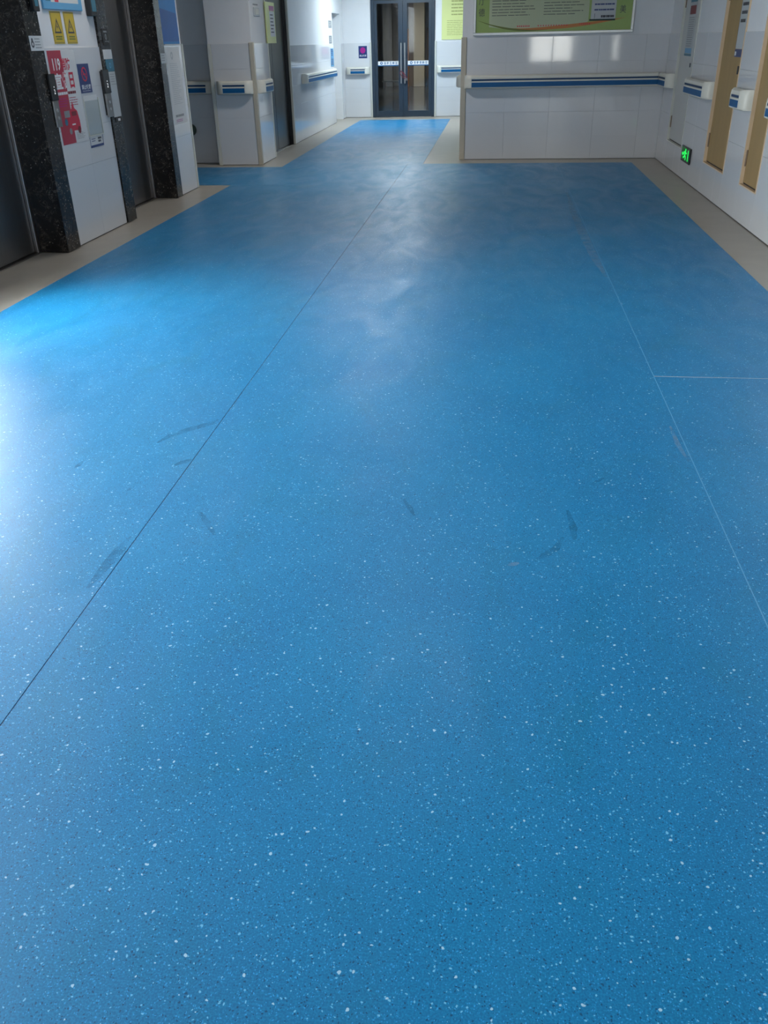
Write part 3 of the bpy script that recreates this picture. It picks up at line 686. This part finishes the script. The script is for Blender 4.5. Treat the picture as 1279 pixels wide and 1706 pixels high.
M1 = .012   # stone stands proud of the tile face
t = sheet('placard', 'small white placard on the black marble left of the yellow signs', 'sign', LEFT, 6.24, 6.425, 1.335, 1.425, 'paper', d0=M1+.001); d = t['_d']
ink(t, 'emblem', ring(disc(MB(), LEFT, 6.275, 1.40, .012, d), LEFT, 6.275, 1.375, .010, .022, d), 'ink'); ink(t, 'print', lines(MB(), LEFT, 6.31, 6.41, 1.345, 1.415, 4, d, .35), 'ink_grey')
t = sheet('sticker', 'grey printed sticker on the marble above the call panel papers', 'sticker', LEFT, 7.47, 7.59, 1.36, 1.475, 'black_matte', d0=M1+.001); d = t['_d']
mb = MB(); rect(mb, LEFT, 7.495, 7.56, 1.45, 1.462, d); ring(mb, LEFT, 7.53, 1.42, .014, .02, d); rect(mb, LEFT, 7.50, 7.56, 1.385, 1.39, d); disc(mb, LEFT, 7.57, 1.385, .007, d); rect(mb, LEFT, 7.525, 7.535, 1.395, 1.44, d); ink(t, 'print', mb, 'ink_grey')
t = sheet('paper_notice', 'white slip at the top of the marble strip, above the teal card', 'paper', LEFT, 7.43, 7.60, 1.262, 1.33, 'paper', d0=M1+.001)
t = sheet('card', 'teal square card on the marble strip between two white papers', 'card', LEFT, 7.455, 7.603, 1.172, 1.260, 'teal', d0=M1+.001); d = t['_d']
ink(t, 'print', ring(MB(), LEFT, 7.53, 1.215, .012, .02, d), 'board_blue')
t = sheet('paper_notice', 'long white sheet on the marble strip below the teal card', 'paper', LEFT, 7.452, 7.603, .835, 1.170, 'paper_grey', d0=M1+.001); d = t['_d']
ink(t, 'print', lines(MB(), LEFT, 7.49, 7.59, 1.09, 1.16, 4, d, .25), 'ink_grey'); ink(t, 'fold', rect(MB(), LEFT, 7.50, 7.603, 1.076, 1.079, d), 'ink_grey')
t = sheet('tag', 'small black tag with white square under the long white sheet', 'tag', LEFT, 7.475, 7.585, .797, .832, 'black_matte', d0=M1+.001); d = t['_d']
ink(t, 'print', rect(MB(), LEFT, 7.52, 7.57, .803, .822, d), 'white_print')

t = sheet('poster', 'tall blue glossy poster at the end of the elevator wall above the long notice', 'poster', LEFT, 8.892, 9.385, 1.36, 2.05, 'poster_blue', th=.006, d0=UP+.0005); d = t['_d']
ink(t, 'shelf_edge', B(LEFT, 8.90, 9.36, 1.350, 1.360, UP+.001, .018), 'paper_grey')
ink(t, 'panel', flat(MB(), LEFT, [(8.90, 1.38), (9.37, 1.38), (9.37, 1.62), (8.90, 1.66)], d), 'poster_deep')
t = sheet('notice', 'long white printed notice on the tiles at the end of the elevator wall', 'notice', LEFT, 8.94, 9.33, .655, 1.335, 'paper', th=.0015); d = t['_d']
mb = MB(); ring(mb, LEFT, 9.09, 1.26, .015, .035, d); lines(mb, LEFT, 9.0, 9.27, .83, 1.20, 22, d, .3, .35); ink(t, 'print', mb, 'ink_pale'); ink(t, 'print', lines(MB(), LEFT, 9.0, 9.25, .715, .745, 1, d, .7, .1), 'ink_grey'); ink(t, 'print', lines(MB(), LEFT, 9.0, 9.2, .672, .70, 2, d, .4, .1), 'magenta')
t = sheet('placard', 'tiny white placard on the marble beside the long white notice', 'sign', LEFT, 8.745, 8.878, 1.20, 1.285, 'paper_grey', d0=M1+.001); d = t['_d']; ink(t, 'print', lines(MB(), LEFT, 8.76, 8.86, 1.215, 1.275, 3, d, .35), 'ink_grey')
mb = MB(); mb.prism([(.075*math.cos(a*.5236), .075*math.sin(a*.5236)) for a in range(12)], lambda s, p: (-3.86+p[0], 11.5-.075*s-.0005, .40+p[1]), 0, 1)
tag(build('door_stop', mb, 'dark_green', bevel=.018, seg=2, origin=(-3.86, 11.46, .325)), 'dark rounded rubber stop low on the shaded passage wall', 'door stop')

# ------------------------------------------------------------------ pillar and corridor
t = thing('switch_plate', 'grey switch plate high on the corridor face of the pillar', 'switch', PILS.P(11.62, 1.63, 0))
build('plate', B(PILS, 11.50, 11.76, 1.635, 1.725, UP+.0005, .006), 'paper_grey', t, bevel=.003); build('rocker', B(PILS, 11.55, 11.71, 1.65, 1.71, .005, .010), 'pale_trim', t, bevel=.002)
build('print', lines(MB(), PILS, 11.50, 11.75, 1.745, 1.765, 1, UP+.0008, .8, .05), 'ink_grey', t)
t = thing('notice', 'yellow-green notice with pink heading hanging by the steel door past the pillar', 'notice', (-2.90, 12.3, 1.32)); mb = MB().box(-2.915, -2.903, 12.02, 12.50, 1.345, 1.80)
build('sheet', mb, 'board_yellow', t); STL = Plane(lambda u, v, d: (-2.903+d, u, v))
build('paper', rect(MB(), STL, 12.20, 12.47, 1.42, 1.70, .0005), 'paper', t); build('heading', rect(MB(), STL, 12.20, 12.47, 1.705, 1.76, .0005), 'magenta', t); build('print', lines(MB(), STL, 12.24, 12.43, 1.45, 1.68, 6, .0009, .35), 'ink', t)
for u0, u1, v0, v1, m, lb in ((17.06, 17.36, 1.56, 1.675, 'ink_grey', 'upper small grey plate on the corridor wall beside the far left doorway'), (17.06, 17.34, 1.315, 1.44, 'ink_grey', 'lower small grey plate on the corridor wall beside the far left doorway')):
    t = sheet('door_plate', lb, 'sign', CORL, u0, u1, v0, v1, m, d0=UP+.0005); ink(t, 'print', lines(MB(), CORL, u0+.05, u1-.05, v0+.02, v1-.02, 3, t['_d'], .4), 'paper_grey')
t = sheet('wall_notice', 'bright blue printed strip on the corridor tiles below the grey plates', 'notice', CORL, 17.11, 17.41, .95, 1.24, 'board_blue'); d = t['_d']; ink(t, 'print', lines(MB(), CORL, 17.15, 17.37, 1.12, 1.23, 4, d, .6), 'sign_blue'); ink(t, 'print', lines(MB(), CORL, 17.15, 17.37, .97, 1.08, 4, d, .6), 'sign_blue')
t = struct('door_5', MB().box(-3.24, -3.19, 17.455, 18.295, 0, 1.795), 'white_door'); build('door_handle', MB().box(-3.19, -3.15, 17.54, 17.66, .88, .91), 'alu', t)

# glass double doors
t = struct('door_1', MB().box(-2.452, -2.395, YE-.03, YE+.08, 0, 2.40).box(-1.288, -1.233, YE-.03, YE+.08, 0, 2.40).box(-2.395, -1.288, YE-.03, YE+.08, 2.36, 2.40).box(-2.395, -1.288, YE-.03, YE+.08, 2.01, 2.06), 'navy_frame')
build('transom_pane', MB().box(-2.395, -1.288, YE+.02, YE+.028, 2.06, 2.36), 'glass', t)
def leaf(x0, x1, hx, sx):
    mb = MB(); a = x0+(.055 if sx > 0 else .085); b = x1-(.085 if sx > 0 else .055)
    mb.box(x0, a, YE-.02, YE+.03, .005, 2.005).box(b, x1, YE-.02, YE+.03, .005, 2.005).box(a, b, YE-.02, YE+.03, .005, .115).box(a, b, YE-.02, YE+.03, 1.955, 2.005)
    l = build('door_leaf', mb, 'navy_frame', t, origin=(0, 0, 0))
    build('pane', MB().box(a, b, YE, YE+.008, .115, 1.955), 'glass', l)
    hb = MB().cyl((hx, YE-.075, .60), (hx, YE-.075, 1.30), .013)
    for z in (.68, 1.22): hb.cyl((hx, YE-.075, z), (hx, YE-.018, z), .009, 8)
    build('pull_handle', hb, 'bright_steel', l)
    s = build('warning_strip', MB().box(a+.004, b-.004, YE-.002, YE-.0005, .905, .99), 'white_print', l)
    P2 = Plane(lambda u, v, d_: (u, YE-.003-d_, v))
    mb = rect(MB(), P2, a+.004, b-.004, .905, .922, 0); ring(mb, P2, a+.07, .957, .012, .026, 0)
    random.seed(3 if sx > 0 else 5)
    for i in range(5):
        u = a+.125+i*.055
        rect(mb, P2, u, u+.034, .972, .977, 0); rect(mb, P2, u+.013, u+.020, .935, .978, 0); rect(mb, P2, u-.002, u+.036, .950+.008*random.random(), .957+.008*random.random(), 0)
        if i % 2: rect(mb, P2, u, u+.006, .935, .975, 0)
        else: rect(mb, P2, u+.004, u+.034, .934, .940, 0)
    build('strip_print', mb, 'rail_blue', l)
leaf(-2.393, -1.844, -1.875, 1); leaf(-1.840, -1.290, -1.803, -1)
# chain looped round the handles
t2 = thing('door_chain', 'thin chain looped round the glass door pull handles', 'chain', (-1.84, YE-.075, .72))
pts = [Vector((-1.86, YE-.092, .80)), Vector((-1.83, YE-.097, .76)), Vector((-1.80, YE-.096, .72)), Vector((-1.76, YE-.09, .70)), Vector((-1.81, YE-.1, .77)), Vector((-1.88, YE-.095, .82)), Vector((-1.90, YE-.092, .78)), Vector((-1.86, YE-.095, .73)), Vector((-1.80, YE-.10, .685))]
mb = MB()
for p, q in zip(pts[:-1], pts[1:]): mb.cyl(p, q, .006, 6)
build('links', mb, 'dark_red', t2); build('padlock', MB().box(-1.785, -1.75, YE-.098, YE-.085, .65, .695), 'steel_frame', t2, bevel=.003)

t = sheet('notice_board', 'tall yellow notice board right of the glass doors', 'board', END, -1.10, -.50, 1.335, 2.2, 'board_yellow', th=.012, d0=UP+.0005); d = t['_d']
ink(t, 'print', lines(MB(), END, -1.0, -.55, 1.40, 1.66, 9, d, .3), 'olive_pale'); ink(t, 'print', lines(MB(), END, -.92, -.55, 1.72, 2.1, 7, d, .4), 'olive_pale')

# ------------------------------------------------------------------ far wall board
t = thing('notice_board', 'large green notice board in silver frame on the facing wall above the handrail', 'board', FAR.P(.61, 1.37, 0)); d0 = UP+.0006
u0, u1, v0, v1 = -.315, 1.54, 1.372, 2.25; fr = .03
build('panel', B(FAR, u0+.01, u1-.01, v0+.01, v1-.01, d0, .008), 'board_green', t)
for a in ((u0, u1, v0, v0+fr), (u0, u1, v1-fr, v1), (u0, u0+fr, v0+fr, v1-fr), (u1-fr, u1, v0+fr, v1-fr)): build('frame', B(FAR, *a, d0, .022), 'alu', t, bevel=.004)
d = .0086
build('field', flat(MB(), FAR, [(-.13, 1.46), (.1, 1.43), (.5, 1.425), (.98, 1.45), (1.02, 1.50), (1.02, 2.2), (-.13, 2.2)], d), 'board_pale', t)
def swoosh(pts, wd, m, dd):
    mb = MB(); n = len(pts)
    for i in range(n-1):
        (a, b), (c, e) = pts[i], pts[i+1]; w0 = wd*math.sin(math.pi*(i+.05)/(n-.9)); w1 = wd*math.sin(math.pi*(i+1.05)/(n-.9))
        flat(mb, FAR, [(a, b-w0), (c, e-w1), (c, e+w1), (a, b+w0)], dd)
    build('swoosh', mb, m, t)
cur = lambda u: 1.418+.125*((u-.35)/.65)**2 if u < .35 else 1.418+.095*((u-.35)/1.1)**1.7
swoosh([(x, cur(x)) for x in [-.28+i*.05 for i in range(20)]], .011, 'olive', d+.0004)
swoosh([(x, cur(x)+.012) for x in [.15+i*.05 for i in range(27)]], .018, 'orange', d+.0008)
mb = MB(); lines(mb, FAR, -.10, .44, 1.56, 2.15, 20, d+.0004, .22, .45); lines(mb, FAR, .50, .98, 1.56, 2.15, 20, d+.0004, .22, .35); build('print', mb, 'ink', t)
mb = MB()
for i in range(7): rect(mb, FAR, .20+i*.022, .212+i*.022, 1.452, 1.468, d+.0012)
for i in range(12): rect(mb, FAR, .44+i*.03, .452+i*.03, 1.455, 1.468, d+.0012)
for i in range(6): rect(mb, FAR, .92+i*.022, .932+i*.022, 1.462, 1.476, d+.0012)
build('print', mb, 'red_bright', t)
mb = MB(); text(mb, FAR, '德', -.255, -.185, 1.57, 1.65, d+.0004); text(mb, FAR, '厅', -.255, -.185, 1.685, 1.765, d+.0004); text(mb, FAR, '美', 1.37, 1.44, 1.57, 1.65, d+.0004); build('lettering', mb, 'ink', t)
t = thing('notice', 'pale blue sheet with dark lines fixed on the right of the green board', 'notice', FAR.P(1.19, 1.50, .01))
build('sheet', B(FAR, 1.045, 1.325, 1.50, 2.05, .0098, .0115), 'paper_grey', t); d = .012
build('band', rect(MB(), FAR, 1.03, 1.325, 1.497, 1.515, d), 'dark_green', t); ink(t, 'print', lines(MB(), FAR, 1.08, 1.31, 1.58, 2.02, 8, d, .28, .05), 'sign_blue')
mb = MB(); rect(mb, FAR, 1.085, 1.09, 1.52, 1.57, d); lines(mb, FAR, 1.16, 1.31, 1.525, 1.555, 1, d, .8, 0); ink(t, 'print', mb, 'ink')

# ------------------------------------------------------------------ right wall: service doors
LD = -.022    # face of the door leaves, set back from the tile face
def service_door(n, u0, u1, m, fm, z0=.27, z1=2.1, bar=.014):
    mb = MB()
    for a in ((u0, u0+bar, z0, z1), (u1-bar, u1, z0, z1), (u0+bar, u1-bar, z0, z0+.010), (u0+bar, u1-bar, z1-bar, z1)): pbox(mb, RIGHT, *a, -.07, .004)
    o = struct('door_%d' % n, mb, fm)
    build('door_leaf', B(RIGHT, u0+bar+.003, u1-bar-.003, z0+.020, z1-bar-.003, -.06, LD), m, o, bevel=.002)
    build('gap_shade', B(RIGHT, u0+bar+.003, u1-bar-.003, z0+.0105, z0+.0195, -.062, LD-.004), 'black_matte', o)  # black strip stands in for the shade under the leaf
    for z in (.47, 1.65): build('hinge', MB().cyl(RIGHT.P(u0+bar+.006, z-.06, LD+.006), RIGHT.P(u0+bar+.006, z+.06, LD+.006), .007, 8), 'lobby_brown', o)
    return o
D2 = service_door(2, -11.02, -10.12, 'white_door', 'pale_trim')
build('keyhole', B(RIGHT, -10.375, -10.345, 1.035, 1.075, LD, LD+.006), 'black', D2)
D3 = service_door(3, -8.99, -8.17, 'wood', 'wood_frame')
build('lock', B(RIGHT, -8.31, -8.27, 1.04, 1.10, LD, LD+.010), 'black', D3)
D6 = service_door(6, -7.59, -7.08, 'wood', 'wood_frame')
t = sheet('notice', 'narrow printed chart with teal foot on the white door', 'notice', RIGHT, -10.77, -10.39, 1.135, 1.95, 'paper_grey', d0=LD+.0005, th=.0015); d = t['_d']
mb = rect(MB(), RIGHT, -10.77, -10.39, 1.137, 1.158, d); ink(t, 'band', mb, 'teal'); ink(t, 'band', rect(MB(), RIGHT, -10.75, -10.41, 1.162, 1.21, d), 'board_blue'); ink(t, 'band', rect(MB(), RIGHT, -10.75, -10.41, 1.63, 1.70, d), 'teal'); ink(t, 'heading', rect(MB(), RIGHT, -10.73, -10.43, 1.52, 1.60, d), 'dark_red')
ink(t, 'print', lines(MB(), RIGHT, -10.73, -10.44, 1.22, 1.50, 14, d, .35, .1), 'ink_grey')
t = sheet('notice', 'white printed sheet in black edging on the first tan door', 'notice', RIGHT, -8.52, -8.25, 1.225, 2.0, 'paper_grey', d0=LD+.0005, th=.0015); d = t['_d']
mb = rect(MB(), RIGHT, -8.52, -8.512, 1.225, 2.0, d); rect(mb, RIGHT, -8.258, -8.25, 1.38, 2.0, d); lines(mb, RIGHT, -8.48, -8.29, 1.40, 1.70, 5, d, .4, .2); ink(t, 'print', mb, 'ink')
t = sheet('label', 'small navy label with white mark under the sheet on the first tan door', 'label', RIGHT, -8.52, -8.25, 1.165, 1.222, 'sign_blue', d0=LD+.0005, th=.002); d = t['_d']; ink(t, 'print', rect(MB(), RIGHT, -8.51, -8.46, 1.175, 1.205, d), 'white_print')

t = thing('exit_light', 'green lit running man exit light low on the right wall', 'exit sign', RIGHT.P(-9.77, .17, 0))
u0, u1, v0, v1 = -10.0, -9.56, .175, .325
build('housing', B(RIGHT, u0, u1, v0, v1, .0005, .016), 'black', t, bevel=.004); build('face', B(RIGHT, u0+.02, u1-.03, v0+.022, v1-.012, .0155, .0175), 'exit_dark', t)
d = .0180; c = (u0+u1)/2-.02; mb = MB(); k = 1.9
def limb(pts, w_):
    for (a, b), (e, f) in zip(pts[:-1], pts[1:]):
        l = math.hypot((e-a)/k, f-b); nx, ny = -(f-b)/l*w_*k, (e-a)/k/l*w_
        flat(mb, RIGHT, [(c+a-nx, b-ny), (c+e-nx, f-ny), (c+e+nx, f+ny), (c+a+nx, b+ny)], d)
disc(mb, RIGHT, c+.02, .296, .012, d, 12, .012*k)
limb([(.015, .283), (-.005, .243)], .012); limb([(-.005, .245), (.045, .228), (.035, .20)], .008); limb([(-.005, .245), (-.035, .222), (-.085, .215)], .008)
limb([(.015, .278), (.06, .262), (.085, .272)], .006); limb([(.01, .278), (-.045, .272), (-.065, .25)], .006)
build('running_man', mb, 'exit_green', t)
mb = MB(); flat(mb, RIGHT, [(u0+.035, .25), (u0+.10, .272), (u0+.10, .228)], d); rect(mb, RIGHT, u0+.10, u0+.14, .244, .256, d); rect(mb, RIGHT, u1-.10, u1-.07, .20, .30, d); build('arrow', mb, 'exit_green', t)

for o in SC.objects:
    for k_ in ('_o', '_d'):
        if k_ in o: del o[k_]
